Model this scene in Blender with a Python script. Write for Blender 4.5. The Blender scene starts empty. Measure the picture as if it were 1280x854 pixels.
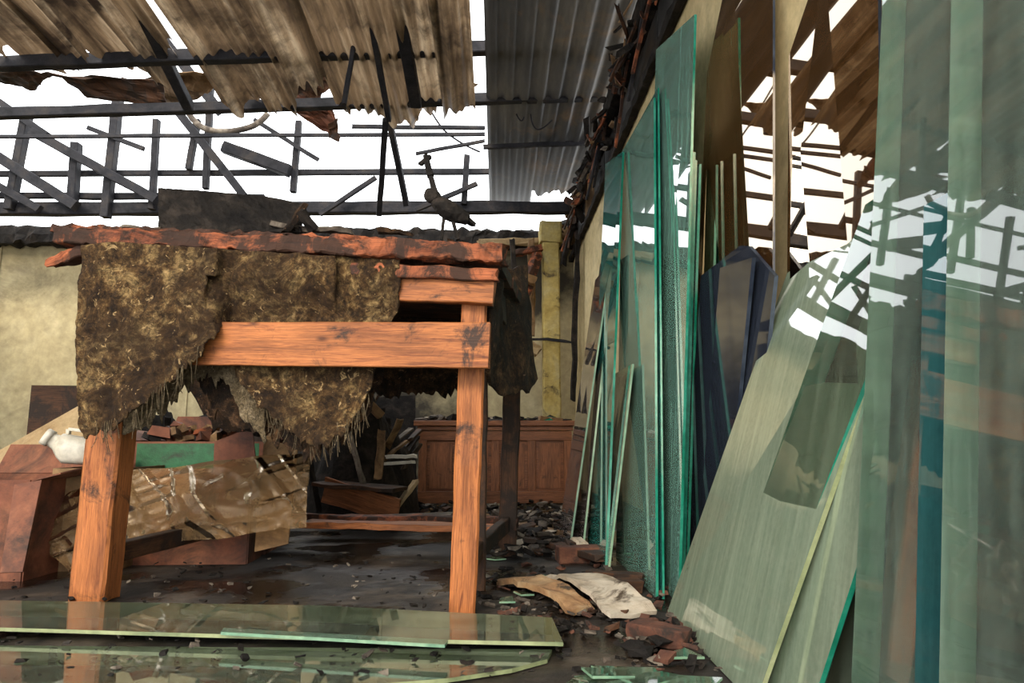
import bpy, bmesh, math, random
from mathutils import Vector, Euler, noise
random.seed(7)
rnd = random.uniform
V = Vector

# ------------------------------------------------------------------ camera
CAM_H = 0.57
PITCH, YAW, F = math.radians(8.2), math.radians(-1.34), 853.3
cam_d = bpy.data.cameras.new("camera"); cam = bpy.data.objects.new("camera", cam_d)
bpy.context.scene.collection.objects.link(cam)
cam.location = (0, 0, CAM_H)
cam.rotation_euler = Euler((math.pi/2 + PITCH, 0, YAW), 'XYZ')
cam_d.sensor_width = 36; cam_d.lens = 24.0; cam_d.clip_start = 0.02
bpy.context.scene.camera = cam
R = cam.rotation_euler.to_matrix()
O = V((0, 0, CAM_H))
# survey helpers: world position of a measured point on a known real surface
def ray(px, py): return R @ V(((px-640)/F, (427-py)/F, -1))
def PY(px, py, Y): d = ray(px, py); return O + d*(Y/d.y)
def PZ(px, py, z=0.0): d = ray(px, py); return O + d*((z-CAM_H)/d.z)
def PX(px, py, X): d = ray(px, py); return O + d*(X/d.x)

# ------------------------------------------------------------------ materials
def newmat(name):
    m = bpy.data.materials.new(name); m.use_nodes = True
    nt = m.node_tree; nt.nodes.clear()
    out = nt.nodes.new('ShaderNodeOutputMaterial')
    return m, nt, out
def N(nt, t, **kw):
    n = nt.nodes.new(t)
    for k, v in kw.items():
        if k in n.inputs.keys(): n.inputs[k].default_value = v
        else: setattr(n, k, v)
    return n
def ramp(nt, src, stops):
    r = nt.nodes.new('ShaderNodeValToRGB')
    el = r.color_ramp.elements
    while len(el) < len(stops): el.new(0.5)
    for e, (p, c) in zip(el, stops):
        e.position = p; e.color = (c[0], c[1], c[2], 1) if not isinstance(c, (int, float)) else (c, c, c, 1)
    nt.links.new(src, r.inputs[0]); return r
def coords(nt, kind='Object', scale=(1,1,1), rot=(0,0,0), loc=(0,0,0)):
    tc = nt.nodes.new('ShaderNodeTexCoord'); mp = nt.nodes.new('ShaderNodeMapping')
    mp.inputs['Scale'].default_value = scale; mp.inputs['Rotation'].default_value = rot; mp.inputs['Location'].default_value = loc
    nt.links.new(tc.outputs[kind], mp.inputs[0]); return mp.outputs[0]
def noise_n(nt, co, scale, detail=6, rough=0.6, dist=0.0):
    n = nt.nodes.new('ShaderNodeTexNoise'); n.inputs['Scale'].default_value = scale
    n.inputs['Detail'].default_value = detail; n.inputs['Roughness'].default_value = rough
    n.inputs['Distortion'].default_value = dist
    nt.links.new(co, n.inputs['Vector']); return n.outputs['Fac']
def mixc(nt, fac, a, b, mode='MIX'):
    m = nt.nodes.new('ShaderNodeMix'); m.data_type = 'RGBA'; m.blend_type = mode
    for s, v in ((0, fac), (6, a), (7, b)):
        if isinstance(v, bpy.types.NodeSocket): nt.links.new(v, m.inputs[s])
        elif s == 0: m.inputs[0].default_value = v
        else: m.inputs[s].default_value = (v[0], v[1], v[2], 1)
    return m.outputs[2]
def bump(nt, h, strength=0.3, dist=0.01):
    b = nt.nodes.new('ShaderNodeBump'); b.inputs['Strength'].default_value = strength
    b.inputs['Distance'].default_value = dist; nt.links.new(h, b.inputs['Height']); return b.outputs[0]

def mat_surface(name, cols, scale=4, co_kind='Object', co_scale=(1,1,1), rough=0.8, stain=None, bumps=0.3, bdist=0.01,
                fine=40, metallic=0.0, rough_noise=None, transl=0.0, rot=(0,0,0), spec=0.5, scorch=None):
    m, nt, out = newmat(name)
    co = coords(nt, co_kind, co_scale, rot)
    n1 = noise_n(nt, co, scale, 8, 0.65, 0.4)
    k = len(cols)
    stops = [(0.32 + 0.36*i/(k-1), c) for i, c in enumerate(cols)]
    c = ramp(nt, n1, stops).outputs[0]
    nf = noise_n(nt, co, fine, 5, 0.7)
    c = mixc(nt, 0.55, c, ramp(nt, nf, [(0.3, 0.35), (0.7, 1.0)]).outputs[0], 'MULTIPLY')
    if stain:
        scol, sscale, lo, hi = stain
        co2 = coords(nt, 'Object')
        ns = noise_n(nt, co2, sscale, 7, 0.7, 0.8)
        c = mixc(nt, ramp(nt, ns, [(lo, 0.0), (hi, 1.0)]).outputs[0], c, scol)
    if scorch:   # soot bloom on the plaster around where things burnt: list of (centre, radius)
        for (cx, cy, cz), rad in scorch:
            cs = coords(nt, 'Object', (1/rad, 1/rad, 1/rad), loc=(-cx/rad, -cy/rad, -cz/rad))
            ln = nt.nodes.new('ShaderNodeVectorMath'); ln.operation = 'LENGTH'; nt.links.new(cs, ln.inputs[0])
            nn = noise_n(nt, coords(nt, 'Object'), 2.3, 6, 0.65)
            ad = nt.nodes.new('ShaderNodeMath'); ad.operation = 'MULTIPLY_ADD'; nt.links.new(nn, ad.inputs[0]); ad.inputs[1].default_value = 0.8
            nt.links.new(ln.outputs['Value'], ad.inputs[2])
            c = mixc(nt, ramp(nt, ad.outputs[0], [(0.7, 0.95), (1.0, 0.0)]).outputs[0], c, (0.014, 0.011, 0.008))
    p = N(nt, 'ShaderNodeBsdfPrincipled', Roughness=rough, Metallic=metallic)
    p.inputs['Specular IOR Level'].default_value = spec
    nt.links.new(c, p.inputs['Base Color'])
    if rough_noise:
        rs, lo, hi, r0, r1 = rough_noise
        co3 = coords(nt, 'Object')
        nr = noise_n(nt, co3, rs, 4, 0.55)
        nt.links.new(ramp(nt, nr, [(lo, r0), (hi, r1)]).outputs[0], p.inputs['Roughness'])
    nt.links.new(bump(nt, nf, bumps, bdist), p.inputs['Normal'])
    if transl:
        t = N(nt, 'ShaderNodeBsdfTranslucent'); nt.links.new(c, t.inputs[0])
        mx = nt.nodes.new('ShaderNodeMixShader'); mx.inputs[0].default_value = transl
        nt.links.new(p.outputs[0], mx.inputs[1]); nt.links.new(t.outputs[0], mx.inputs[2])
        nt.links.new(mx.outputs[0], out.inputs[0])
    else:
        nt.links.new(p.outputs[0], out.inputs[0])
    return m

def mat_wood(name, light, dark, char=0.0, rough=0.55):
    m, nt, out = newmat(name)
    co = coords(nt, 'UV', (2.2, 26, 1)); g = noise_n(nt, co, 1.6, 9, 0.65, 1.6)
    c = ramp(nt, g, [(0.33, dark), (0.5, light), (0.62, [x*0.75 for x in light]), (0.75, dark)]).outputs[0]
    co1 = coords(nt, 'UV', (3, 90, 1)); g2 = noise_n(nt, co1, 2.0, 6, 0.7)
    c = mixc(nt, 0.6, c, ramp(nt, g2, [(0.35, 0.25), (0.6, 1.0)]).outputs[0], 'MULTIPLY')
    g3 = noise_n(nt, coords(nt, 'UV', (0.9, 7, 1)), 2.0, 5, 0.7)      # grime along the board
    c = mixc(nt, ramp(nt, g3, [(0.45, 0.0), (0.72, 0.85)]).outputs[0], c, [x*0.45 for x in dark])
    cv = coords(nt, 'UV', (4, 9, 1)); vo = nt.nodes.new('ShaderNodeTexVoronoi'); vo.inputs['Scale'].default_value = 1.0
    nt.links.new(cv, vo.inputs['Vector'])
    c = mixc(nt, ramp(nt, vo.outputs['Distance'], [(0.03, 0.85), (0.12, 0.0)]).outputs[0], c, [x*0.3 for x in dark])
    if char:
        cc = coords(nt, 'Object', (1, 1, 1)); nn = noise_n(nt, cc, 6, 8, 0.7, 0.6)
        c = mixc(nt, ramp(nt, nn, [(0.62-char*0.3, 0.0), (0.72-char*0.3, 0.92)]).outputs[0], c, (0.02, 0.012, 0.008))
    p = N(nt, 'ShaderNodeBsdfPrincipled', Roughness=rough)
    p.inputs['Specular IOR Level'].default_value = 0.3
    nt.links.new(c, p.inputs['Base Color']); nt.links.new(bump(nt, g2, 0.5, 0.004), p.inputs['Normal'])
    nt.links.new(p.outputs[0], out.inputs[0]); return m

def mat_glass(name, tint, dust, dust_lo=0.1, dust_hi=0.5, gloss=(1,1,1), base_ref=0.04, ior=1.5, rough=0.015, opaque=False):
    """thin dusty float glass: tinted transmission, Fresnel reflection, streaky dust film"""
    m, nt, out = newmat(name)
    tr = N(nt, 'ShaderNodeBsdfDiffuse' if opaque else 'ShaderNodeBsdfTransparent'); tr.inputs[0].default_value = (*tint, 1)
    gl = N(nt, 'ShaderNodeBsdfGlossy', Roughness=rough); gl.inputs[0].default_value = (*gloss, 1)
    df = N(nt, 'ShaderNodeBsdfDiffuse')
    co = coords(nt, 'Object', (1.0, 3.0, 0.35)); n1 = noise_n(nt, co, 3.5, 8, 0.7, 0.8)
    co2 = coords(nt, 'Object'); n2 = noise_n(nt, co2, 60, 3, 0.6)
    n3 = noise_n(nt, coords(nt, 'Object', (1.0, 14.0, 0.8)), 2.5, 5, 0.6)
    dc = mixc(nt, ramp(nt, n2, [(0.3, 0.0), (0.7, 1.0)]).outputs[0], [x*0.7 for x in dust], dust)
    dc = mixc(nt, ramp(nt, n3, [(0.40, 0.0), (0.70, 0.6)]).outputs[0], dc, [min(1, x*1.7) for x in dust])
    nt.links.new(dc, df.inputs[0])
    m1 = nt.nodes.new('ShaderNodeMixShader')
    nt.links.new(ramp(nt, n1, [(0.3, dust_lo), (0.72, dust_hi)]).outputs[0], m1.inputs[0])
    nt.links.new(tr.outputs[0], m1.inputs[1]); nt.links.new(df.outputs[0], m1.inputs[2])
    fr = N(nt, 'ShaderNodeFresnel', IOR=ior)
    ad = nt.nodes.new('ShaderNodeMath'); ad.operation = 'ADD'; ad.use_clamp = True
    nt.links.new(fr.outputs[0], ad.inputs[0]); ad.inputs[1].default_value = base_ref
    m2 = nt.nodes.new('ShaderNodeMixShader')
    nt.links.new(ad.outputs[0], m2.inputs[0]); nt.links.new(m1.outputs[0], m2.inputs[1]); nt.links.new(gl.outputs[0], m2.inputs[2])
    nt.links.new(m2.outputs[0], out.inputs[0]); return m

M = {}
M['wall'] = mat_surface("cream_plaster", [(0.34,0.27,0.145),(0.50,0.41,0.23),(0.57,0.48,0.29)], 1.5, rough=0.9, fine=9,
                        stain=((0.06,0.045,0.026), 1.0, 0.52, 0.80), bumps=0.12, scorch=[((-1.4,8,.4),2.3),((-3.0,8,.1),1.7),((.4,8,2.5),1.1)])
M['wallr'] = mat_surface("cream_plaster_right", [(0.48,0.37,0.18),(0.64,0.51,0.27),(0.68,0.56,0.32)], 1.5, rough=0.9, fine=14,
                        stain=((0.09,0.06,0.03), 1.3, 0.56, 0.80), bumps=0.15)
M['floor'] = mat_surface("wet_sooty_concrete", [(0.008,0.006,0.005),(0.030,0.022,0.016),(0.16,0.12,0.085)], 1.5, rough=0.5, fine=22,
                         stain=((0.006,0.0045,0.004), 2.2, 0.46, 0.60), bumps=0.4, rough_noise=(1.9, 0.42, 0.54, 0.14, 0.75))
M['roof'] = mat_surface("rusty_corrugated_metal", [(0.045,0.027,0.016),(0.23,0.15,0.085),(0.52,0.39,0.25)], 1.0, co_scale=(11,0.6,1), rough=0.45,
                        stain=((0.018,0.011,0.008), 1.5, 0.48, 0.66), fine=20, transl=0.28, bumps=0.1)
M['roofd'] = mat_surface("sooted_corrugated_metal", [(0.018,0.018,0.019),(0.040,0.038,0.037),(0.085,0.073,0.058)], 1.0, co_scale=(3,0.6,1), rough=0.5,
                         fine=18, stain=((0.14,0.08,0.035), 1.6, 0.54, 0.8), transl=0.12, bumps=0.1)
M['steel'] = mat_surface("burnt_steel", [(0.009,0.009,0.011),(0.024,0.023,0.027),(0.048,0.040,0.036)], 6, rough=0.75, fine=50, spec=0.2)
M['wood'] = mat_wood("scorched_pine", (0.52,0.175,0.052), (0.19,0.052,0.017), char=0.24)
M['woodred'] = mat_wood("charred_red_board", (0.46,0.135,0.052), (0.15,0.036,0.017), char=0.70, rough=0.75)
M['wooddark'] = mat_wood("dark_timber", (0.10,0.042,0.018), (0.03,0.014,0.008), char=0.6, rough=0.7)
M['desk'] = mat_wood("varnished_desk_wood", (0.36,0.135,0.055), (0.15,0.055,0.022), char=0.08, rough=0.4)
M['char'] = mat_surface("charcoal", [(0.005,0.004,0.004),(0.015,0.012,0.010),(0.05,0.038,0.030)], 9, rough=0.8, fine=60, bumps=0.8, spec=0.2)
M['ash'] = mat_surface("ash_rubble", [(0.03,0.022,0.016),(0.10,0.075,0.055),(0.30,0.25,0.19)], 7, rough=0.9, fine=60, bumps=0.6)
M['brick'] = mat_surface("red_brick", [(0.04,0.016,0.01),(0.12,0.042,0.022),(0.18,0.072,0.04)], 10, rough=0.9, fine=70, bumps=0.5, stain=((0.02,0.012,0.008),9,0.5,0.62))
M['card'] = mat_surface("cardboard", [(0.15,0.085,0.035),(0.27,0.155,0.068),(0.36,0.23,0.11)], 4, rough=0.9, fine=30, stain=((0.04,0.018,0.009), 3, 0.50, 0.68))
M['cardred'] = mat_surface("wet_red_cardboard", [(0.08,0.022,0.010),(0.20,0.06,0.026),(0.30,0.11,0.05)], 4, rough=0.7, fine=30, stain=((0.03,0.012,0.006), 3.5, 0.48, 0.66))
M['cardpale'] = mat_surface("pale_cardboard", [(0.32,0.21,0.10),(0.44,0.31,0.16),(0.50,0.37,0.20)], 4, rough=0.9, fine=30)
M['green'] = mat_surface("green_print", [(0.008,0.06,0.02),(0.015,0.12,0.04),(0.02,0.15,0.055)], 6, rough=0.6, fine=30, stain=((0.02,0.015,0.008),4,0.54,0.68))
M['white'] = mat_surface("white_plastic", [(0.52,0.47,0.36),(0.68,0.63,0.52),(0.75,0.71,0.6)], 5, rough=0.45, fine=20, bumps=0.05)
M['plaster'] = mat_surface("dirty_white_board", [(0.30,0.23,0.15),(0.55,0.46,0.35),(0.62,0.55,0.44)], 5, rough=0.7, fine=20, bumps=0.2, stain=((0.05,0.03,0.015),6,0.55,0.65))
M['tile'] = mat_surface("broken_tile", [(0.20,0.09,0.035),(0.42,0.24,0.11),(0.52,0.38,0.22)], 7, rough=0.8, fine=30, bumps=0.4, stain=((0.03,0.02,0.01),8,0.55,0.65))
M['pillar'] = mat_surface("yellow_paint", [(0.36,0.25,0.06),(0.52,0.39,0.12),(0.50,0.42,0.22)], 3, rough=0.8, fine=20, stain=((0.04,0.025,0.014), 4, 0.54, 0.66))

def mat_carpet(name, a, b, c3, k=1.0):
    m, nt, out = newmat(name)
    co = coords(nt, 'Object')
    n1 = noise_n(nt, co, 8*k, 12, 0.82, 0.5); n2 = noise_n(nt, co, 38*k, 8, 0.8, 0.6); n3 = noise_n(nt, co, 2.6, 5, 0.7)
    c = ramp(nt, n1, [(0.40, a), (0.50, b), (0.575, c3), (0.66, [min(1, x*1.6) for x in c3])]).outputs[0]
    c = mixc(nt, 0.9, c, ramp(nt, n2, [(0.40, 0.15), (0.58, 1.2)]).outputs[0], 'MULTIPLY')
    c = mixc(nt, ramp(nt, n3, [(0.42, 0.0), (0.62, 0.8)]).outputs[0], c, a)
    n4 = noise_n(nt, co, 20*k, 4, 0.65, 1.8)
    c = mixc(nt, ramp(nt, n4, [(0.63, 0.0), (0.68, 0.7)]).outputs[0], c, [min(1, x*1.5+.04) for x in c3])
    p = N(nt, 'ShaderNodeBsdfPrincipled', Roughness=0.85); nt.links.new(c, p.inputs['Base Color'])
    p.inputs['Specular IOR Level'].default_value = 0.3
    nt.links.new(bump(nt, n2, 1.0, 0.02), p.inputs['Normal']); nt.links.new(p.outputs[0], out.inputs[0]); return m
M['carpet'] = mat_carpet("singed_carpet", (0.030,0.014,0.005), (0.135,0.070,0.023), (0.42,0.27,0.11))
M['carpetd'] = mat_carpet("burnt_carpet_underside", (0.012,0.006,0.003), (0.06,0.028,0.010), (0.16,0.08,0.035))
M['mesh'] = mat_carpet("frayed_jute_backing", (0.10,0.07,0.035), (0.24,0.17,0.09), (0.40,0.30,0.18), 2)

M['g_clear'] = mat_glass("dusty_clear_glass", (0.76,0.87,0.78), (0.30,0.35,0.25), 0.06, 0.36, base_ref=0.07)
M['g_front'] = mat_glass("clear_float_glass", (0.82,0.94,0.88), (0.38,0.50,0.40), 0.08, 0.34, base_ref=0.05)
M['g_stack'] = mat_glass("dusty_stacked_glass", (0.16,0.22,0.15), (0.30,0.35,0.25), 0.2, 0.75, base_ref=0.13, opaque=True, rough=0.025)
M['g_green'] = mat_glass("green_float_glass", (0.34,0.62,0.50), (0.20,0.38,0.31), 0.45, 0.80, base_ref=0.07)
M['g_teal'] = mat_glass("teal_float_glass", (0.015,0.13,0.11), (0.035,0.15,0.13), 0.3, 0.8, base_ref=0.06, opaque=True)
M['g_bluegreen'] = mat_glass("blue_green_tinted_glass", (0.012,0.070,0.072), (0.03,0.10,0.10), 0.3, 0.8, base_ref=0.05, opaque=True)
M['g_navy'] = mat_glass("dark_blue_tinted_glass", (0.010,0.014,0.024), (0.030,0.036,0.050), 0.35, 0.7, base_ref=0.0, opaque=True, rough=0.05)
M['g_mauve'] = mat_glass("grey_tinted_glass", (0.20,0.17,0.16), (0.17,0.14,0.13), 0.35, 0.7, base_ref=0.04)
M['g_bronze'] = mat_glass("bronze_reflective_glass", (0.045,0.020,0.007), (0.08,0.038,0.013), 0.25, 0.5, gloss=(0.92,0.78,0.62), base_ref=0.24, opaque=True)
M['edge'] = mat_surface("emerald_glass_edge", [(0.01,0.17,0.10),(0.02,0.30,0.19),(0.08,0.44,0.30)], 5, rough=0.15, fine=30, transl=0.3, bumps=0.05)
M['edgep'] = mat_surface("pale_glass_edge", [(0.12,0.28,0.18),(0.25,0.42,0.27),(0.40,0.55,0.36)], 5, rough=0.2, fine=30, transl=0.2, bumps=0.05)
M['edgey'] = mat_surface("yellowish_glass_edge", [(0.20,0.24,0.12),(0.36,0.40,0.20),(0.50,0.52,0.30)], 5, rough=0.3, fine=30, transl=0.2, bumps=0.05)
M['edgen'] = mat_surface("dark_glass_edge", [(0.01,0.015,0.03),(0.03,0.04,0.06),(0.06,0.075,0.10)], 5, rough=0.2, fine=30, bumps=0.05)
M['wrap'] = mat_glass("crumpled_plastic_film", (0.80,0.66,0.48), (0.24,0.145,0.068), 0.35, 0.80, gloss=(.6,.52,.42), base_ref=0.0, rough=0.20, ior=1.35)

# ------------------------------------------------------------------ mesh builder
class MB:
    def __init__(s): s.v=[]; s.f=[]; s.m=[]; s.uv=[]; s.mats=[]
    def mi(s, key):
        if key not in s.mats: s.mats.append(key)
        return s.mats.index(key)
    def face(s, idx, key, uv=None):
        s.f.append(idx); s.m.append(s.mi(key)); s.uv.append(uv)
    def beam(s, p0, p1, w, h, mat='wood', seg=1, jit=0.0, up=V((0,0,1)), taper=1.0, fr=9.0, capmat=None):
        p0, p1 = V(p0), V(p1); d = (p1-p0); L = d.length; d.normalize()
        if abs(d.dot(up)) > 0.95: up = V((0,1,0))
        a = d.cross(up).normalized(); b = a.cross(d).normalized()
        c = min(w, h)*0.08
        W, H = w/2, h/2
        prof = [(-W+c,-H),(0,-H),(W-c,-H),(W,-H+c),(W,0),(W,H-c),(W-c,H),(0,H),(-W+c,H),(-W,H-c),(-W,0),(-W,-H+c)]
        base = len(s.v); n = len(prof); off = rnd(0, 50); per=[0]
        for i in range(n):
            q = prof[i]; r = prof[(i+1)%n]; per.append(per[-1]+math.hypot(q[0]-r[0], q[1]-r[1]))
        for i in range(seg+1):
            t = i/seg; k = 1+(taper-1)*t; c0 = p0+d*(L*t)
            for (x, y) in prof:
                p = c0+a*x*k+b*y*k
                if jit:
                    nn = noise.noise_vector(p*fr)+noise.noise_vector(p*fr*3)*0.5
                    p = p+nn*jit
                    if i in (0, seg): p += d*noise.noise(V((x*60, y*60, off)))*jit*2.0
                s.v.append(p)
        for i in range(seg):
            for j in range(n):
                k = (j+1)%n
                u0, u1 = off+L*i/seg, off+L*(i+1)/seg; v0, v1 = off+per[j], off+per[j+1]
                s.face([base+i*n+j, base+i*n+k, base+(i+1)*n+k, base+(i+1)*n+j], mat, [(u0,v0),(u0,v1),(u1,v1),(u1,v0)])
        s.face([base+j for j in range(n)][::-1], capmat or mat, [(off+prof[j][0], off+prof[j][1]) for j in range(n)][::-1])
        e = base+seg*n
        s.face([e+j for j in range(n)], capmat or mat, [(off+prof[j][0], off+prof[j][1]) for j in range(n)])
    def blob(s, c, ax, ay, az, rot, mat, amp=0.15, fr=18, n=20):
        m = rot.to_matrix(); rows=[]
        for i in range(n+1):
            th = math.pi*i/n; r=[]
            for j in range(2*n+1):
                ph = 2*math.pi*(j%(2*n))/(2*n)
                q = V((math.cos(th), math.sin(th)*math.cos(ph), math.sin(th)*math.sin(ph)))
                p = V(c)+m@V((q.x*ax, q.y*ay, q.z*az)); p += (p-V(c))*(noise.noise(p*fr)*amp*2+noise.noise(p*fr*2.7)*amp)
                r.append(p)
            rows.append(r)
        s.grid(rows, mat)
    def slab(s, pts, th, mat, edge=None, nrm=None):
        pts = [V(p) for p in pts]; n = len(pts)
        nn = V((0,0,0))
        for i in range(n): nn += (pts[i]-pts[0]).cross(pts[(i+1)%n]-pts[0])
        nn.normalize()
        if nrm is not None and nn.dot(V(nrm)) < 0: nn = -nn
        base = len(s.v)
        s.v += pts + [p+nn*th for p in pts]
        s.face([base+i for i in range(n)], mat); s.face([base+n+i for i in range(n)][::-1], mat)
        for i in range(n):
            j = (i+1)%n
            s.face([base+i, base+j, base+n+j, base+n+i], edge or mat)
    def chunk(s, c, sx, sy, sz, rz, mat, tilt=0.0):
        base = len(s.v); m = Euler((rnd(-tilt,tilt), rnd(-tilt,tilt), rz)).to_matrix()
        for x in (-1,1):
            for y in (-1,1):
                for z in (-1,1):
                    p = V((x*sx*rnd(.35,1), y*sy*rnd(.35,1), z*sz*rnd(.4,1)))
                    s.v.append(V(c)+m@p)
        for q in ((0,1,3,2),(4,6,7,5),(0,4,5,1),(2,3,7,6),(0,2,6,4),(1,5,7,3)):
            s.face([base+i for i in q], mat)
    def grid(s, rows, mat, closed=False):
        base = len(s.v); nr, nc = len(rows), len(rows[0])
        for r in rows: s.v += [V(p) for p in r]
        for i in range(nr-1):
            for j in range(nc-1):
                s.face([base+i*nc+j, base+i*nc+j+1, base+(i+1)*nc+j+1, base+(i+1)*nc+j], mat,
                       [(i*.02,j*.02),(i*.02,(j+1)*.02),((i+1)*.02,(j+1)*.02),((i+1)*.02,j*.02)])
    def make(s, name, parent=None, smooth=False, solid=0.0, fix=True):
        me = bpy.data.meshes.new(name); me.from_pydata([tuple(p) for p in s.v], [], s.f)
        for k in s.mats: me.materials.append(M[k])
        uvl = me.uv_layers.new(name="UVMap")
        for p, mi, uv in zip(me.polygons, s.m, s.uv):
            p.material_index = mi; p.use_smooth = smooth
            for k, li in enumerate(p.loop_indices):
                if uv: uvl.data[li].uv = uv[k]
                else:
                    co = me.vertices[me.loops[li].vertex_index].co
                    nr = p.normal
                    uvl.data[li].uv = (co.x+co.y, co.z) if abs(nr.z) < 0.7 else (co.x, co.y)
        if fix:
            bm = bmesh.new(); bm.from_mesh(me); bmesh.ops.recalc_face_normals(bm, faces=bm.faces); bm.to_mesh(me); bm.free()
        ob = bpy.data.objects.new(name, me); bpy.context.scene.collection.objects.link(ob)
        if solid:
            md = ob.modifiers.new("thickness", 'SOLIDIFY'); md.thickness = solid; md.offset = 0
        if parent: ob.parent = parent
        return ob
def empty(name, loc=(0,0,0)):
    e = bpy.data.objects.new(name, None); bpy.context.scene.collection.objects.link(e); e.empty_display_size = 0.1
    return e

WX = 0.93; BY = 8.0; LX = -6.5; RZ = 3.2

# ------------------------------------------------------------------ shell
b = MB(); b.slab([(LX-.2,-4,0),(WX+.2,-4,0),(WX+.2,BY+.2,0),(LX-.2,BY+.2,0)], 0.15, 'floor', nrm=(0,0,-1)); b.make("floor")
b = MB(); b.slab([(LX-.2,BY,0),(WX+.2,BY,0),(WX+.2,BY,2.98),(LX-.2,BY,2.98)], 0.2, 'wall', nrm=(0,1,0))
b.make("wall_back")
b = MB(); b.slab([(WX,-1.0,0),(WX,BY,0),(WX,BY,3.02),(WX,-1.0,3.02)], 0.2, 'wallr', nrm=(1,0,0)); b.make("wall_right")
b = MB(); b.slab([(LX,-1.5,0),(LX,BY,0),(LX,BY,3.0),(LX,-1.5,3.0)], 0.2, 'wall', nrm=(-1,0,0)); b.make("wall_left")
b = MB()
for x in (-5.9,-4.75,-3.6,-2.45,-1.3,-0.15):
    b.beam((x,BY-.012,0.0),(x+.02,BY-.012,2.95),0.05,0.02,'wall',seg=4)
b.make("trim_1")
b = MB(); p0 = PY(691,520,7.3); xx = p0.x
b.beam((xx,7.45,0),(xx,7.45,2.75),0.19,0.19,'pillar',seg=24,jit=0.006)
b.beam((xx,7.45,2.75),(xx,7.45,2.98),0.25,0.25,'pillar',seg=3,jit=0.012); b.make("yellow_column")
b = MB()
b.beam((LX,BY-.12,2.93),(WX,BY-.12,2.93),0.2,0.2,'char',seg=120,jit=0.045)
b.beam((WX-.06,2.2,3.06),(WX-.06,BY,3.06),0.10,0.14,'char',seg=90,jit=0.02)
b.beam((WX-.03,2.0,2.72),(WX-.03,BY,2.72),0.05,0.06,'char',seg=90,jit=0.012)
for i in range(9):
    y0=2.3+i*.63; b.beam((WX-.015,y0,2.89+rnd(-.03,.03)),(WX-.015,y0+.60,2.89+rnd(-.03,.03)),0.02,0.28,random.choice(['roofd','wooddark','roofd','card']),seg=8,jit=.012)
b.make("charred_wall_plate")

# ------------------------------------------------------------------ roof steel
b = MB()
def mem(x0,y0,x1,y1,Ya,w=0.06,Yb=None,mat='steel',seg=6,jit=0.005):
    Yb = Ya if Yb is None else Yb
    b.beam(PY(x0,y0,Ya), PY(x1,y1,Yb), w, w*1.15, mat, seg=seg, jit=jit, fr=4)
mem(-260,88,788,54,4.5,0.075,4.5,seg=24,jit=0.008)
mem(-260,150,770,119,5.15,0.07,5.15,seg=24,jit=0.008)
b.make("roof_purlin")
b = MB()
T = 7.0
mem(-260,219,716,214,T,0.05,seg=24); mem(-260,262,722,260,T,0.11,seg=24,jit=.015); mem(-200,243,330,247,T,0.055,seg=10,jit=.01)
mem(-260,172,606,168,6.4,0.03,seg=16); mem(440,158,606,160,6.0,0.03); mem(604,184,742,178,5.9,0.035); mem(520,192,606,176,6.0,0.025)
for a in ((34,142,12,262),(148,122,132,272),(266,60,257,236),(247,150,236,212),(374,152,366,240),(584,195,580,256),(96,180,90,260),(196,150,190,262)):
    mem(*a, T-.08, 0.085 if a[0]<180 else 0.06)
for a,w in (((40,165,196,250),.08),((-20,185,95,258),.09),((-60,200,50,262),.07),((280,184,362,214),.10),((215,130,306,246),.07),((0,128,60,170),.06),
            ((182,20,275,140),.09),((400,268,470,222),.04),((596,230,520,262),.04),((110,160,180,186),.04),((318,150,398,200),.035)):
    mem(*a, T-.16, w)
for a,w in (((162,-10,232,132),.08),((455,-12,508,256),.05),((493,-20,521,132),.11),((458,100,426,-10),.03),((428,132,456,20),.04),((482,150,474,268),.05)):
    mem(*a, 4.75 if a[1]<0 else 5.3, w, 6.2)
# upper member tracks under the roof sheets
for q,Y0,w in (((160,-20,236,134),3.9,.075),((494,-20,520,130),3.9,.085),((456,-20,486,150),3.9,.04),((430,130,452,0),4.4,.03)):
    b.beam(PY(q[0],q[1],Y0),PY(q[2],q[3],Y0+1.1 if q[1]<0 else Y0),w,w,'steel',seg=8,jit=.004)
b.make("roof_truss")

# ------------------------------------------------------------------ corrugated roof sheets
def corr(name, x0, x1, y0, y1, z, mat, pitch=0.078, amp=0.011, rag=0.12, tilt=(0,0), ny=26, sag=0.02, seed=0, box=False):
    nx = max(8, int((x1-x0)/pitch*8)); rows = []
    for j in range(ny+1):
        r = []
        for i in range(nx+1):
            x = x0+(x1-x0)*i/nx
            ye = y1 + rag*(noise.noise(V((x*2.3, seed, 0)))*1.6+noise.noise(V((x*9, seed, 3)))*1.0+noise.noise(V((x*30, seed, 3)))*.5)
            y = y0+(ye-y0)*j/ny
            ph = 2*math.pi*x/pitch
            w = math.sin(ph)
            if box: w = max(-0.35, min(1, w*1.8))
            zz = z + amp*w + sag*noise.noise(V((x*.9, y*.9, seed))) + tilt[0]*(x-x0)/(x1-x0) + tilt[1]*((j/ny)**6)*(1+1.5*noise.noise(V((x*5,seed,1))))
            r.append((x, y, zz))
        rows.append(r)
    m = MB(); m.grid(rows, mat); return m.make(name, smooth=True, fix=False)
xs = -6.4; k = 0
ends = [4.5,4.55,4.6,4.55,4.7,4.9,5.15,5.1]
while xs < -0.3:
    xe = min(xs+0.9, -0.17)
    corr("corrugated_roof_sheet", xs, xe, 0.3, ends[min(k,7)], RZ+0.07+0.02*(k%2), 'roof', seed=k*3.1, tilt=(0.01*(k%3-1), -0.12 if k%2 else -0.06), rag=0.30, ny=70, amp=.016)
    xs = xe + (-0.06 if k != 4 else 0.03); k += 1
    if xe >= -0.18: break
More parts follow.
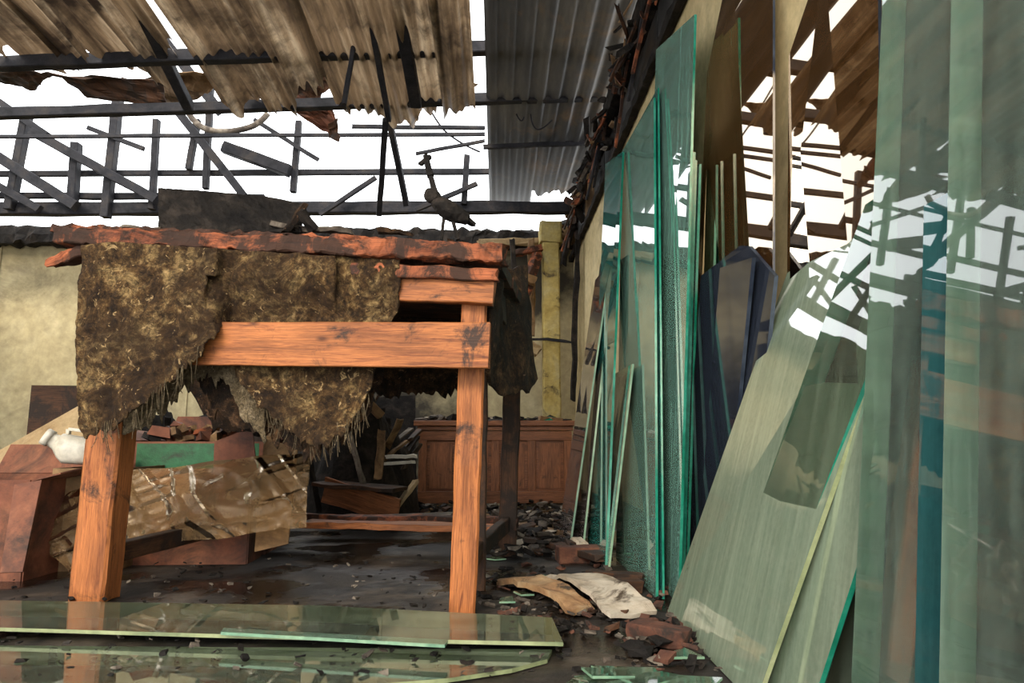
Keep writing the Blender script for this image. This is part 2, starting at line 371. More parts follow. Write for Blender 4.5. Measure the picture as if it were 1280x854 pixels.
corr("corrugated_roof_sheet", -0.085, 0.39, 0.3, 7.6, RZ+.06, 'roofd', pitch=0.125, amp=0.018, seed=40, rag=.05, box=True, ny=50)
corr("corrugated_roof_sheet", 0.385, 0.95, 0.3, 7.3, RZ+.075, 'roofd', pitch=0.125, amp=0.018, seed=44, rag=.2, box=True, ny=50)
def scrap(name, pts, mat, div=10, amp=0.035, fr=5, solid=0.006):
    a,b_,c,d = [V(p) for p in pts]; rows=[]
    for i in range(div+1):
        t=i/div; r=[]
        for j in range(div+1):
            u=j/div
            p=(a.lerp(b_,u)).lerp(d.lerp(c,u),t); p+=noise.noise_vector(p*fr)*amp+noise.noise_vector(p*fr*3.1)*amp*.7
            r.append(p)
        rows.append(r)
    m=MB(); m.grid(rows, mat); return m.make(name, solid=solid)
def scr(name, q, Ys, mat, **k): return scrap(name, [PY(x,y,Ys[i%len(Ys)]) for i,(x,y) in enumerate(q)], mat, **k)
S4=(5.0,5.0,5.2,5.2)
scr("torn_ceiling_board", [(352,118),(412,122),(428,172),(395,160)], (5.3,5.3,5.5,5.5), 'cardred')
scr("torn_ceiling_board", [(270,85),(330,95),(322,140),(300,120)], S4, 'roof')
scr("torn_ceiling_board", [(60,92),(200,100),(210,135),(110,120)], S4, 'wooddark')
scr("torn_ceiling_board", [(505,95),(598,105),(560,128),(520,125)], (5.2,5.2,5.4,5.4), 'roof')
scr("torn_ceiling_board", [(430,100),(500,100),(470,135),(445,125)], (5.1,5.1,5.3,5.3), 'card')
scr("torn_ceiling_board", [(330,85),(430,92),(400,128),(350,112)], S4, 'wooddark')
scr("torn_ceiling_board", [(200,92),(290,92),(262,118),(225,108)], S4, 'card')
scr("torn_ceiling_board", [(-30,88),(70,92),(40,112),(0,104)], S4, 'wooddark')
scr("torn_ceiling_board", [(150,96),(260,98),(250,128),(180,130)], (5.3,5.3,5.5,5.5), 'roof')
scr("torn_ceiling_board", [(410,150),(424,146),(428,176),(412,172)], (5.4,5.4,5.5,5.5), 'wooddark')
def tube(name, pts, r, mat, parent=None, res=3):
    cu = bpy.data.curves.new(name, 'CURVE'); cu.dimensions='3D'; cu.bevel_depth=r; cu.bevel_resolution=res; cu.use_fill_caps=True
    sp = cu.splines.new('NURBS'); sp.points.add(len(pts)-1); sp.order_u=3; sp.use_endpoint_u=True
    for q,p in zip(sp.points, pts): q.co=(*p,1)
    cu.materials.append(M[mat]); o=bpy.data.objects.new(name, cu); bpy.context.scene.collection.objects.link(o)
    if parent: o.parent=parent
    return o
tube("burnt_rope", [PY(x,y,6.6) for x,y in ((235,140),(245,158),(275,166),(305,162),(325,154),(335,142))], 0.03, 'ash')
tube("hanging_cable", [PY(x,y,5.4) for x,y in ((640,128),(652,165),(660,120),(668,175),(690,150))], 0.006, 'steel')
tube("hanging_cable", [PY(x,y,6.6) for x,y in ((500,60),(540,150),(575,180),(600,190))], 0.01, 'steel')
b=MB()
for i in range(120):
    y=rnd(3.0,7.6); s=y/7; b.chunk((WX-.03-rnd(.03,.16), y, rnd(2.80,3.14)), rnd(.01,.05)*s, rnd(.04,.16), rnd(.01,.05)*s, rnd(-.5,.5), random.choice(['char','char','wooddark','char','ash','woodred','card']), .9)
for i in range(26):
    y=rnd(3.0,7.4); b.beam((WX-.08,y,3.05),(WX-rnd(.1,.25),y+rnd(-.4,.4),rnd(2.5,2.9)), .02,.014,random.choice(['char','woodred','wooddark','steel']),seg=5,jit=.008)
b.make("charred_eaves_debris")
b=MB()
for q,Y0,Y1,w,mt in (((600,304,712,300),7.5,7.6,.07,'cardpale'),((640,318,676,310),7.3,7.3,.06,'woodred'),((655,372,672,318),7.2,7.3,.09,'woodred'),((640,340,668,352),7,7.2,.08,'card'),
                ((704,330,722,255),7.2,6.8,.05,'char'),((630,420,716,428),7.3,7.3,.025,'steel'),((640,300,650,440),6.9,7.1,.05,'char'),((722,300,716,500),7.0,7.2,.05,'char'),((664,300,664,420),7.4,7.4,.08,'card'),
                ((620,400,672,440),7.4,7.4,.12,'cardpale'),((636,500,660,430),7.3,7.4,.05,'char')):
    b.beam(PY(q[0],q[1],Y0),PY(q[2],q[3],Y1),w,w,mt,seg=8,jit=.02)
b.make("fallen_ceiling_timbers")

# ------------------------------------------------------------------ worktable
Yl, Yr = 2.50, 2.30
def tY(px): return Yl + (Yr-Yl)*(px-130)/(585-130)
b=MB()
ltop, rtop = PY(78,293,tY(78)), PY(632,317,tY(632))
n = (rtop-ltop).normalized(); back = V((0,0,1)).cross(n).normalized()
if back.y<0: back=-back
A=PY(78,297,tY(78)); B_=PY(632,320,tY(632))
b.beam(A,B_,0.09,0.062,'woodred',seg=160,jit=0.012,fr=18)
b.beam(PY(62,330,tY(62)+.02),PY(120,312,tY(120)+.02),0.05,0.035,'woodred',seg=14,jit=0.012,fr=14,taper=1.4)
b.beam(PY(72,290,tY(72)+.05),PY(500,306,tY(500)+.05),0.09,0.03,'woodred',seg=90,jit=0.016,fr=20)
b.beam(PY(330,350,tY(330)+.055),PY(618,361,tY(618)+.01),0.045,0.115,'wood',seg=20,jit=0.004)
b.beam(PY(440,337,tY(440)),PY(622,345,tY(620)-.02),0.04,0.045,'woodred',seg=50,jit=0.006)
b.beam(PY(246,430,tY(246)-.035),PY(612,432,tY(612)-.05),0.032,0.152,'wood',seg=20,jit=0.002)
def leg(pxt,pyt,pxb,pyb,w,mat='wood',dy=0):
    f=PZ(pxb,pyb); t=PY(pxt,pyt,f.y+dy); b.beam((f.x,f.y,0),t,w,w,mat,seg=16,jit=0.004); return f,t
fr_,tr_=leg(594,360,578,766,0.088)
fl_,tl_=leg(164,320,118,750,0.125)
dback=back*1.15
b.beam(V((fr_.x,fr_.y,0))+dback,V((tr_.x,tr_.y,tr_.z))+dback,.09,.09,'wooddark',seg=12,jit=.005)
b.beam(V((fl_.x,fl_.y,0))+dback,V((tl_.x,tl_.y,tl_.z))+dback,.1,.1,'wooddark',seg=12,jit=.005)
b.beam(V((fr_.x+.035,fr_.y+.35,0)),V((tr_.x+.01,tr_.y+.35,tr_.z)),.07,.07,'wooddark',seg=12,jit=.005)
for i in range(7):
    o=back*(0.12+i*0.165)
    b.beam(A+o+V((.02,0,-.012)),B_+o+V((-.02,0,-.012)),0.155,0.045,'wooddark',seg=20,jit=0.005)
b.beam(PY(606,361,tY(606)+.06),PY(606,361,tY(606)+.06)+back*1.1,0.04,0.11,'wooddark',seg=8,jit=.004)
b.beam(tl_+V((0,0.05,-.05)),tl_+V((0,0.05,-.05))+back*1.1,0.04,0.11,'wooddark',seg=8,jit=.004)
s0=V((fl_.x,fl_.y,.155))+dback; s1=V((fr_.x,fr_.y,.155))+dback
b.beam(s0,s1+V((.05,0,0)),0.09,0.06,'woodred',seg=24,jit=.008)
b.beam(s0+back*-.2+V((0.35,0,.0)),s1+back*-.2,0.12,0.03,'wood',seg=24,jit=.006)
b.beam(V((fl_.x,fl_.y+.05,.15)),s0,0.05,0.07,'wooddark',seg=8,jit=.004)
b.beam(V((fr_.x,fr_.y+.05,.15)),s1,0.04,0.07,'wooddark',seg=8,jit=.004)
b.make("wooden_worktable")

# ------------------------------------------------------------------ draped carpet
def interp(tab, x):
    if x<=tab[0][0]: return tab[0][1]
    for (a,va),(c,vc) in zip(tab,tab[1:]):
        if x<=c: return va+(vc-va)*(x-a)/(c-a)
    return tab[-1][1]
def cloth(name, x0,x1, top, bot, Yf, mat, nc=110, nr=50, fray=6, amp=0.025, solid=0.008, lean=0.0, parent=None, shift=None, wob=3, bfn=None):
    rows=[]
    for j in range(nr+1):
        r=[]; t=j/nr
        for i in range(nc+1):
            u=i/nc; px=x0+(x1-x0)*u
            yt=interp(top,px); yb=interp(bot,px)+noise.noise(V((px*.12,7,0)))*fray*1.6+noise.noise(V((px*.5,2,0)))*fray
            py=yt+(yb-yt)*t
            px2=px+(shift(t,u) if shift else 0)+noise.noise(V((py*.05,u*3,9)))*wob
            p=PY(px2,py,Yf(px,py))
            k=amp
            p+=V((0,1,0))*(k*abs(noise.noise(V((px*.02,py*.006,4))))*-1.2+k*.45*noise.noise(V((px*.06,py*.05,1)))+k*.3*noise.noise(V((px*.16,py*.16,5))))
            r.append(p)
        rows.append(r)
    m=MB(); m.grid(rows,mat); o=m.make(name,solid=solid,smooth=True)
    if parent: o.parent=parent
    return o
carpet=empty("draped_carpet")
def yf(px,py):
    f=-0.10; bk=0.03
    s=min(1,max(0,(px-268)/28.0)); s=s*s*(3-2*s)
    base=f+(bk-f)*s
    if py<345: base=min(base,-.055) if px<420 else -.02
    elif py<395 and px>=262:
        k=(py-345)/50.0; base=(-.055 if px<420 else -.02)*(1-k)+base*k
    return tY(px)+base
cloth("front_drape",104,500,[(100,308),(150,303),(300,314),(500,326)],
      [(100,530),(112,545),(150,535),(175,512),(205,488),(235,460),(250,447),(264,428),(280,408),(292,400),(298,470),(315,492),(345,522),(372,545),(402,562),(425,545),(445,520),(466,482),(482,430),(497,385),(500,372)],
      yf,'carpet',nc=220,nr=100,parent=carpet,shift=lambda t,u:(-8*math.sin(t*2.6))*(1-u),amp=0.024,fray=6)
cloth("jute_backing",150,332,[(150,420),(230,420),(332,420)],
      [(150,548),(190,530),(215,505),(250,470),(285,478),(300,520),(320,540),(332,548)],
      lambda px,py:tY(px)+.07,'mesh',nc=90,nr=30,parent=carpet,fray=10,solid=0.004,amp=.015)
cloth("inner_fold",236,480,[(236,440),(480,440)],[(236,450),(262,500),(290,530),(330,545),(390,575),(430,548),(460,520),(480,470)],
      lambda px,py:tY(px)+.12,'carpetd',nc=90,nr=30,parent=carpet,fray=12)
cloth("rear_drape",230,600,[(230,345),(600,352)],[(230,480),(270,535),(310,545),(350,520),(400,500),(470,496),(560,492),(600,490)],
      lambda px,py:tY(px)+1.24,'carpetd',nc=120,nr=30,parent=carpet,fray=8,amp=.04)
rows=[]
for j in range(31):
    t=j/30; r=[]
    for i in range(31):
        u=i/30
        top=PY(612+43*u,332+4*u,2.40+.75*u); bx_=(600+70*u, 470+22*math.sin(u*3.0)+8*noise.noise(V((u*9,1,1))))
        bot=PY(bx_[0]+4,bx_[1],2.44+.7*u)
        p=top.lerp(bot,t); p+=V((1,0,0))*(.02*math.sin(u*9+t*2))+noise.noise_vector(p*8)*.02
        r.append(p)
    rows.append(r)
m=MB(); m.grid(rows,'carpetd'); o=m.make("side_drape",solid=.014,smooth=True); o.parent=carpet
for i in range(70):
    px=rnd(300,470); y0=interp([(300,470),(345,515),(400,552),(445,515),(470,470)],px)
    tube("thread", [PY(px,y0-8,tY(px)+.03),PY(px+rnd(-5,5),y0+rnd(6,20),tY(px)+.02),PY(px+rnd(-9,9),y0+rnd(16,42),tY(px)+.03)],0.0013,'mesh',carpet,res=0)
for i in range(40):
    px=rnd(110,260); y0=interp([(110,540),(150,530),(205,484),(260,425)],px)
    tube("thread", [PY(px,y0-8,tY(px)-.11),PY(px+rnd(-5,5),y0+rnd(6,16),tY(px)-.12),PY(px+rnd(-9,9),y0+rnd(14,32),tY(px)-.1)],0.0013,'mesh',carpet,res=0)

# ------------------------------------------------------------------ things on the table
m=MB()
rows=[]
for j in range(16):
    t=j/15; r=[]
    for i in range(41):
        u=i/40; px=199+178*u; yt=interp([(199,237),(260,241),(330,247),(377,256)],px)
        p=PY(px,yt+(292-yt)*t,2.85-.1*t); p+=V((0,1,0))*(.01*noise.noise(V((px*.2,t*9,0)))); r.append(p)
    rows.append(r)
m.grid(rows,'char'); m.make("charred_board",solid=.02)
b=MB()
for q,Y0,w in (((355,292,380,258),2.7,.035),((375,262,392,285),2.7,.04),((340,280,420,290),2.75,.03),((470,290,515,292),2.7,.025),((400,288,440,290),2.7,.03),((150,284,200,287),2.7,.02)):
    b.beam(PY(q[0],q[1],Y0),PY(q[2],q[3],Y0+.05),w,w*.7,random.choice(['char','ash','carpetd']),seg=8,jit=.012)
for i in range(60):
    p=PY(rnd(200,620),290,2.75+rnd(-.1,.3)); b.chunk((p.x,p.y,1.335+rnd(0,.01)),rnd(.01,.05),rnd(.01,.04),rnd(.01,.03),rnd(0,3),random.choice(['char','char','carpetd','woodred']),.4)
b.make("burnt_tabletop_debris")
b=MB()
pts=[(532,194),(538,220),(545,244)]
for (a,c) in zip(pts,pts[1:]): b.beam(PY(a[0],a[1],2.6),PY(c[0],c[1],2.6),.02,.02,'char',seg=6,jit=.004,taper=1.4)
b.beam(PY(525,206,2.6),PY(538,196,2.6),.02,.016,'char',seg=4,jit=.004)
b.blob(PY(563,264,2.6),.088,.045,.036,Euler((0,.48,0)),'char',amp=.12)
b.blob(PY(541,246,2.6),.035,.03,.03,Euler((0,.6,0)),'char',amp=.12,n=12)
b.beam(PY(578,270,2.6),PY(594,282,2.62),.04,.02,'char',seg=6,jit=.006,taper=.6)
b.beam(PY(555,272,2.6),PY(552,300,2.6),.012,.012,'char',seg=6,jit=.003)
b.beam(PY(566,275,2.6),PY(572,300,2.6),.014,.014,'char',seg=6,jit=.003)
b.make("charred_metal_remnant")

# ------------------------------------------------------------------ panelled desk
dl, dr = PZ(522,634), PZ(716,634); Yd=(dl.y+dr.y)/2
x0,x1=dl.x,dr.x; dh=PY(618,526,Yd).z
b=MB()
def bx(x0,x1,y0,y1,z0,z1,mat): b.beam((x0,(y0+y1)/2,(z0+z1)/2),(x1,(y0+y1)/2,(z0+z1)/2),y1-y0,z1-z0,mat,seg=1)
bx(x0-.04,x1+.04,Yd-.05,Yd+.65,dh-.045,dh,'desk')
bx(x0-.01,x1+.01,Yd-.012,Yd+.62,dh-.085,dh-.046,'desk')
bx(x0+.03,x1-.03,Yd+.032,Yd+.05,.05,dh-.09,'desk')
bx(x0,x0+.03,Yd+.042,Yd+.6,.0,dh-.09,'desk'); bx(x1-.03,x1,Yd+.042,Yd+.6,.0,dh-.09,'desk')
bx(x0,x1,Yd,Yd+.031,.03,.13,'desk'); bx(x0,x1,Yd,Yd+.031,dh-.17,dh-.09,'desk')
npn=4; wdt=(x1-x0)
for i in range(npn+1):
    cx=x0+.036+(wdt-.072)*i/npn; b.beam((cx,Yd+.016,.131),(cx,Yd+.016,dh-.171),.07,.03,'desk',up=V((0,1,0)))
for i in range(npn):
    cx=x0+.036+(wdt-.072)*(i+.5)/npn; pw=(wdt-.07)/npn-.12
    b.beam((cx,Yd+.026,.155),(cx,Yd+.026,dh-.195),pw,.016,'desk',up=V((0,1,0)))
b.make("wooden_desk")
b=MB()
for i in range(60):
    b.chunk((rnd(x0,x1),Yd+rnd(0,.55),dh+rnd(.005,.02)),rnd(.02,.09),rnd(.02,.08),rnd(.008,.035),rnd(0,3),random.choice(['ash','char','char','char','plaster','card','edge']),.3)
b.beam((x0+.8,Yd+.2,dh+.01),(x0+.8,Yd+.2,dh+.09),.09,.09,'char',seg=3,jit=.006)
b.make("burnt_desktop_debris")

# ------------------------------------------------------------------ left pile
def carton(name, x0,x1,y0,y1,z0,z1,mat,mat2=None,rz=0,flaps=True,th=.006, top=None):
    m=MB(); c=V(((x0+x1)/2,(y0+y1)/2,0)); Rz=Euler((0,0,rz)).to_matrix()
    def Q(x,y,z): return c+Rz@(V((x,y,z))-c)
    def wall(a,b2,c2,d): m.slab([Q(*a),Q(*b2),Q(*c2),Q(*d)],th,mat)
    wall((x0,y0,z0),(x1,y0,z0),(x1,y0,z1),(x0,y0,z1)); wall((x0,y1,z0),(x1,y1,z0),(x1,y1,z1),(x0,y1,z1))
    wall((x0,y0,z0),(x0,y1,z0),(x0,y1,z1),(x0,y0,z1)); wall((x1,y0,z0),(x1,y1,z0),(x1,y1,z1),(x1,y0,z1)); wall((x0,y0,z0+.002),(x1,y0,z0+.002),(x1,y1,z0+.002),(x0,y1,z0+.002))
    if flaps:
        k=.14
        wall((x0,y1,z1),(x1,y1,z1),(x1-.04,y1+.08,z1+k),(x0+.02,y1+.06,z1+k)); wall((x0,y0,z1),(x0,y1,z1),(x0-.12,y1,z1+.05),(x0-.1,y0,z1+.07))
        wall((x1,y0,z1),(x1,y1,z1),(x1+.10,y1,z1+.09),(x1+.12,y0,z1+.03))
    if mat2: m.slab([Q(x0+.03,y0-.004,z1-.16),Q(x1-.05,y0-.004,z1-.16),Q(x1-.05,y0-.004,z1-.01),Q(x0+.03,y0-.004,z1-.01)],.003,mat2,nrm=(0,-1,0))
    return m.make(name)
a=PY(160,600,3.55); c=PY(330,600,3.55)
carton("cardboard_carton",a.x,c.x,3.55,4.0,0,PY(240,552,3.55).z,'cardred','green',rz=.06)
a=PY(160,600,3.3); c=PY(312,600,3.3)
carton("cardboard_carton",a.x,c.x,3.3,3.5,0,PY(230,588,3.3).z,'cardred',rz=.03,flaps=False)
a=PY(-120,600,3.0); c=PY(56,600,3.0)
carton("cardboard_carton",a.x,c.x,2.95,3.5,0,PY(30,600,2.95).z,'cardred',rz=-.05)
a=PY(66,600,3.15); c=PY(155,600,3.15)
carton("cardboard_carton",a.x,c.x-.01,3.15,3.6,0,PY(110,586,3.1).z,'card',rz=.0,flaps=False)
a=PY(36,500,4.3); c=PY(100,500,4.3)
carton("cardboard_carton",a.x,c.x,4.3,4.7,0,PY(60,482,4.3).z,'wooddark',rz=.1,flaps=False)
def board(name,q,Ys,mat,th=.008): 
    m=MB(); m.slab([PY(x,y,Ys[i]) for i,(x,y) in enumerate(q)],th,mat,nrm=(0,1,0)); return m.make(name)
board("flattened_carton",[(-40,598),(18,598),(112,540),(106,503),(-40,585)],[3.72,3.72,3.82,3.88,3.8],'cardpale')
board("flattened_carton",[(330,548),(372,560),(360,680),(318,690)],[3.35,3.3,3.2,3.2],'card')
board("flattened_carton",[(268,552),(300,540),(316,540),(322,600),(266,600)],[3.27]*5,'cardred')
board("flattened_carton",[(18,606),(52,600),(28,715),(0,716)],[2.88,2.88,2.75,2.75],'cardred')
b=MB()
for i in range(50):
    px=rnd(190,372); p=PY(px,545+rnd(-10,4),3.75+rnd(-.1,.2)); b.chunk(p,rnd(.03,.09),rnd(.02,.07),rnd(.015,.035),rnd(0,3),random.choice(['cardred','woodred','char','card']),.5)
b.make("charred_carton_scraps")
rows=[]
for j in range(71):
    t=j/70; r=[]
    for i in range(161):
        u=i/160; px=62+322*u
        yt=interp([(62,640),(90,612),(150,594),(230,582),(300,578),(384,566)],px); yb=interp([(62,695),(100,722),(160,682),(240,676),(300,668),(384,655)],px)
        p=PY(px,yt+(yb-yt)*t,3.16-.10*math.sin(t*1.8)); p+=noise.noise_vector(p*4)*.03
        cr=1-abs(noise.noise(V((p.x*9+p.z*7,p.z*5,1))))*3; cr2=1-abs(noise.noise(V((p.x*6-p.z*11,p.z*9,5))))*3
        p+=V((0,-1,0))*(max(0,cr)*.014+max(0,cr2)*.012)
        p.z=max(p.z,.01); r.append(p)
    rows.append(r)
m=MB(); m.grid(rows,'wrap'); m.make("plastic_film",fix=False)
b=MB()
def loft(rings,mat):
    rows=[]
    for (c,rx,rz,d) in rings:
        d=V(d).normalized(); a=d.cross(V((0,0,1))).normalized(); u=a.cross(d)
        rows.append([V(c)+a*rx*math.copysign(abs(math.cos(k))**.6,math.cos(k))+u*rz*math.copysign(abs(math.sin(k))**.6,math.sin(k)) for k in [2*math.pi*i/24 for i in range(25)]])
    b.grid(rows,mat)
p=PY(122,566,3.25); q=PY(74,560,3.2); dd=(q-p); L=dd.length; dd.normalize(); up_=V((0,0,1))
loft([(p,.001,.001,dd),(p,.06,.05,dd),(p+dd*.012,.075,.06,dd),(p+dd*L*.8,.075,.066,dd),(p+dd*L*.95+up_*.01,.062,.056,dd),(p+dd*(L+.01)+up_*.022,.034,.034,dd+V((0,0,.3))),(p+dd*(L+.035)+up_*.034,.030,.030,dd+V((0,0,.4))),
      (p+dd*(L+.035)+up_*.034,.037,.037,dd+V((0,0,.4))),(p+dd*(L+.06)+up_*.045,.037,.037,dd+V((0,0,.4))),(p+dd*(L+.06)+up_*.045,.001,.001,dd+V((0,0,.4)))],'white')
g0=p+dd*L*.25+up_*.055; g1=p+dd*L*.8+up_*.06
b.beam(g0,g0+up_*.035+dd*.01,.016,.02,'white'); b.beam(g0+up_*.035,g1+up_*.03,.022,.014,'white'); b.beam(g1,g1+up_*.03,.016,.02,'white')
b.make("plastic_jerry_can",smooth=True)

# ------------------------------------------------------------------ burnt heap behind table
def heap(name,cx,cy,rx,ry,h,mat,seed):
    m=MB(); rows=[]
    for i in range(41):
        r=[]
        for j in range(97):
            rr=i/40; a=2*math.pi*j/96
            x=cx+rx*rr*math.cos(a); y=cy+ry*rr*math.sin(a)
            z=h*(1-rr**3)*(.8+.7*noise.noise(V((x*2.2,y*2.2,seed))))+h*(1-rr)*(.35*noise.noise(V((x*7,y*7,seed)))+.18*noise.noise(V((x*19,y*19,seed))))
            r.append((x,y,max(z,-.01) if rr<1 else -.01))
        rows.append(r)
    m.grid(rows,mat)
    for i in range(60):
        a=rnd(0,6.28); q=rnd(0,.85); x=cx+rx*q*math.cos(a); y=cy+ry*q*math.sin(a)
        z=h*(1-q**3)*(.8+.7*noise.noise(V((x*2.2,y*2.2,seed))))
        m.beam((x,y,z-.05),(x+rnd(-.2,.2),y+rnd(-.2,.2),z+rnd(-.03,.16)),rnd(.015,.08),rnd(.01,.02),random.choice(['char','char','wooddark','ash','card']),seg=4,jit=.008)
    return m.make(name)
pp=PY(440,600,5.1); heap("burnt_rubbish_heap",pp.x,5.1,.5,.45,1.15,'char',3)
pp=PY(215,600,5.5); heap("burnt_rubbish_heap",pp.x,5.6,.75,.6,.85,'char',9)
pp=PY(330,600,6.8); heap("burnt_rubbish_heap",pp.x,7.1,1.3,.5,.9,'char',5)
m=MB()
for q,Ys in ((((398,486),(462,492),(470,622),(400,628)),(5.9,5.9,5.7,5.7)),(((455,498),(519,494),(521,620),(462,624)),(6.25,6.25,6.1,6.1)),(((330,505),(400,498),(404,640),(338,640)),(6.3,6.3,6.1,6.1))):
    pts=[PY(x,y,Ys[i]) for i,(x,y) in enumerate(q)]
    for i in (2,3): pts[i].z=0.0
    m.slab(pts,.02,'char',nrm=(0,1,0))
m.make("charred_board")
b=MB()
for q,Y0,Y1,w,h,mt in (((402,604,500,612),4.5,4.4,.3,.025,'wooddark'),((405,612,498,640),4.5,4.3,.02,.16,'desk'),((430,520,456,610),4.6,4.5,.03,.03,'ash'),((482,571,522,571),4.6,4.6,.025,.025,'white'),
                ((480,580,520,578),4.6,4.6,.02,.02,'white'),((478,540,472,600),4.55,4.5,.05,.03,'card'),((495,635,520,600),4.5,4.55,.09,.02,'cardpale'),((380,652,565,645),4.1,4.1,.16,.03,'ash'),((384,560,398,640),4.6,4.5,.04,.03,'char'),
                ((455,498,476,520),4.55,4.6,.07,.05,'card')):
    b.beam(PY(q[0],q[1],Y0),PY(q[2],q[3],Y1),w,h,mt,seg=8,jit=.008)
b.make("scorched_scrap_timber")

# ------------------------------------------------------------------ glass sheets along right wall
def gsheet(corners, mat, edge='edge', th=.008, name="glass_sheet"):
    m=MB(); m.slab(corners, th, mat, edge, nrm=(1,0,.1)); return m.make(name)
def lean(bf, tf, tn, Xt, mat, edge='edge', th=.008, dX=0.0, dY=0.0, extra=None, Xtn=None):
    B=PZ(*bf); Tf=PX(tf[0],tf[1],Xt); Tn=PX(tn[0],tn[1],Xtn or Xt)
    Bn=B+(Tn-Tf); Bn.z=0.004; B.z=0.004
    o=V((dX,dY,0)); pts=[B+o,Bn+o,Tn+o,Tf+o]
    if extra: pts=[B+o,Bn+o,Tn+o]+[PX(e[0],e[1],Xt)+o for e in extra]+[Tf+o]
    return gsheet(pts,mat,edge,th)
def ws(Ya,Yb,xb,xt,h,mat,edge='edge',th=.008,h2=None,dy=0.0):
    return gsheet([(xb,Yb,.004),(xb,Ya,.004),(xt,Ya+dy,h2 or h),(xt,Yb+dy,h)],mat,edge,th)
lean((698,670),(744,350),(762,328),.66,'g_mauve','edgep',th=.010)
lean((712,675),(750,330),(768,318),.69,'g_mauve','edgep',th=.010)
lean((734,688),(757,205),(778,190),.72,'g_teal',th=.012)
lean((737,690),(764,470),(790,455),.62,'g_clear','edgep',th=.010)
lean((770,700),(777,190),(817,122),.745,'g_green',th=.010)
lean((782,706),(786,175),(822,110),.765,'g_teal',th=.008)
lean((800,712),(820,62),(868,18),.80,'g_green',th=.010)
lean((812,716),(830,215),(866,190),.79,'g_teal',th=.012)
lean((824,718),(840,220),(868,200),.82,'g_teal',th=.012)
lean((836,720),(852,215),(874,205),.84,'g_green',th=.010)
gsheet([(.77,2.74,.004),(.77,1.98,.004),PX(966,-140,.905),PX(915,-60,.905),PX(884,90,.897),PX(873,330,.865)],'g_bronze','edgen')
gsheet([(.77,1.90,.004),(.77,1.42,.004),PX(1096,-120,.905),PX(1030,-60,.905),PX(986,70,.897),PX(984,330,.865)],'g_bronze','edgen')
lean((850,724),(876,345),(968,345),.80,'g_navy','edgen',extra=[(936,308),(925,307)],th=.012)
lean((868,735),(900,335),(940,322),.77,'g_navy','edgen',th=.012)
# leaning offcuts in the foreground
lean((833,770),(985,338),(1200,157),.865,'g_stack','edgey',th=.010)
lean((890,815),(1088,256),(1200,182),.835,'g_clear','edge',th=.010,dX=-.012)
lean((945,850),(1112,325),(1240,230),.815,'g_stack','edge',th=.010,dX=-.02)
lean((1010,880),(1118,400),(1260,330),.79,'g_clear','edge',th=.010,dX=-.02)
# tall sheets nearest the camera
ws(.40,1.28,.62,.885,2.2,'g_front','edgep',th=.010)
ws(.92,1.06,.60,.70,.95,'g_bluegreen','edge',th=.012)
ws(.40,.96,.57,.80,2.1,'g_front','edgep',th=.010)

# ------------------------------------------------------------------ glass on the floor
def fl(name,q,z,mat,edge,th=.008,Z=None):
    m=MB(); m.slab([PZ(x,y,(Z[i] if Z else z)) for i,(x,y) in enumerate(q)],th,mat,edge,nrm=(0,0,-1)); return m.make(name)
for i,zz in enumerate((.045,.033,.021)):
    fl("flat_glass_sheet",[(-150,748+i),(400,757+i),(690,772+i),(704,803),(560,800),(280,793),(-150,780)],zz,'g_clear' if i<2 else 'g_stack','edgey',th=.010)
fl("flat_glass_sheet",[(-150,806),(690,812),(684,824),(640,836),(560,848),(460,856),(-150,880)],.014,'g_clear','edgey',th=.010)
fl("glass_offcut",[(280,785),(560,800),(556,806),(276,790)],.058,'g_front','edgep')
b=MB()
for i in range(16):
    c=PZ(rnd(740,880),rnd(832,870)) if i<8 else PZ(rnd(600,800),rnd(680,780)); r=rnd(.05,.13) if i<8 else rnd(.02,.05); a=rnd(0,6)
    z=.010+rnd(0,.02); pts=[c+V((r*math.cos(a+k),r*.7*math.sin(a+k),z+rnd(-.004,.008))) for k in (0,rnd(1,2),rnd(2.6,3.6),rnd(4,5))]
    b.slab(pts,.006,'g_clear','edgep',nrm=(0,0,-1))
b.make("broken_glass_shards")
def curved(name,q,z,h,mat,solid=.014):
    a,b_,c,d=[PZ(x,y,z) for x,y in q]; rows=[]
    for j in range(13):
        t=j/12; r=[]
        for i in range(25):
            u=i/24; p=(a.lerp(b_,u)).lerp(d.lerp(c,u),t); p.z=z+h*math.sin(math.pi*t)+.004*noise.noise(p*20); p+=noise.noise_vector(p*14)*.012; r.append(p)
        rows.append(r)
    m=MB(); m.grid(rows,mat); return m.make(name,solid=solid)
curved("fallen_plaster_board",[(676,723),(722,722),(822,766),(762,772)],.02,.05,'plaster')
curved("fallen_plaster_board",[(620,728),(660,724),(742,762),(718,768)],.015,.035,'tile',.02)
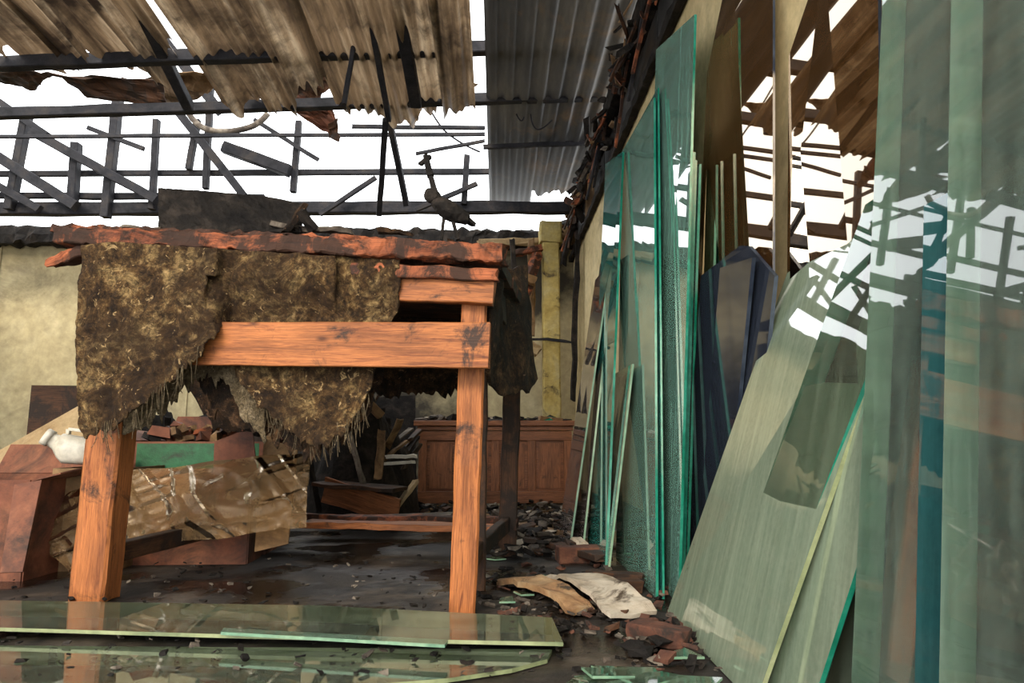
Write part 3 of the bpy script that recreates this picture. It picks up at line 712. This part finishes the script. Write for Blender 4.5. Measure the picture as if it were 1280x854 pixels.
def brick(px,py,rz,s=1.0,mat='brick'):
    c=PZ(px,py); m=MB(); m.beam((c.x-.11*s*math.cos(rz),c.y-.11*s*math.sin(rz),.036*s),(c.x+.11*s*math.cos(rz),c.y+.11*s*math.sin(rz),.036*s),.1*s,.07*s,mat,seg=8,jit=.008); return m.make("brick")
brick(725,703,.1,1.0); brick(826,806,-.7,.75); brick(775,742,.3,.7,'wooddark')
b=MB()
b.beam(PZ(690,690)+V((0,0,.04)),PZ(755,712)+V((0,0,.05)),.09,.03,'wooddark',seg=10,jit=.006)
b.beam(PZ(735,728)+V((0,0,.03)),PZ(805,735)+V((0,0,.03)),.06,.04,'wooddark',seg=10,jit=.006)
b.beam(PZ(600,650)+V((0,0,.03)),PZ(690,672)+V((0,0,.03)),.10,.03,'card',seg=10,jit=.008)
b.make("charred_plank")
b=MB()
def spread(n,fx,fy,s0,s1,mats,hmax=.02):
    for i in range(n):
        c=PZ(rnd(*fx),rnd(*fy)); s=rnd(s0,s1)**1.0; b.chunk((min(c.x,.85),min(c.y,7.6),s*.3+rnd(0,hmax)),s,s*rnd(.4,1),s*rnd(.15,.4),rnd(0,3),random.choice(mats),.4)
spread(500,(590,730),(625,700),.01,.06,['char','ash','char','char','ash','wooddark','plaster','char'],.05)
spread(340,(600,850),(690,800),.004,.03,['char','ash','char','brick','wooddark','char'])
spread(500,(0,900),(690,854),.003,.018,['char','ash','char'])
spread(200,(360,600),(615,665),.02,.08,['char','ash','card','char','wooddark'],.06)
spread(60,(780,880),(780,850),.008,.035,['char','brick','ash','char'])
b.make("floor_rubble")

# ------------------------------------------------------------------ light
w=bpy.data.worlds.new("sky"); bpy.context.scene.world=w; w.use_nodes=True; nt=w.node_tree
bg=nt.nodes['Background']; bg.inputs[0].default_value=(0.95,0.98,1.0,1); bg.inputs[1].default_value=4.0
sd=bpy.data.lights.new("sun",'SUN'); sd.energy=2.4; sd.color=(1,.87,.67); sd.angle=math.radians(16)
so=bpy.data.objects.new("sun",sd); bpy.context.scene.collection.objects.link(so)
so.rotation_euler=V((.28,.85,-.50)).to_track_quat('-Z','Y').to_euler()
bpy.context.scene.view_settings.view_transform='Standard'
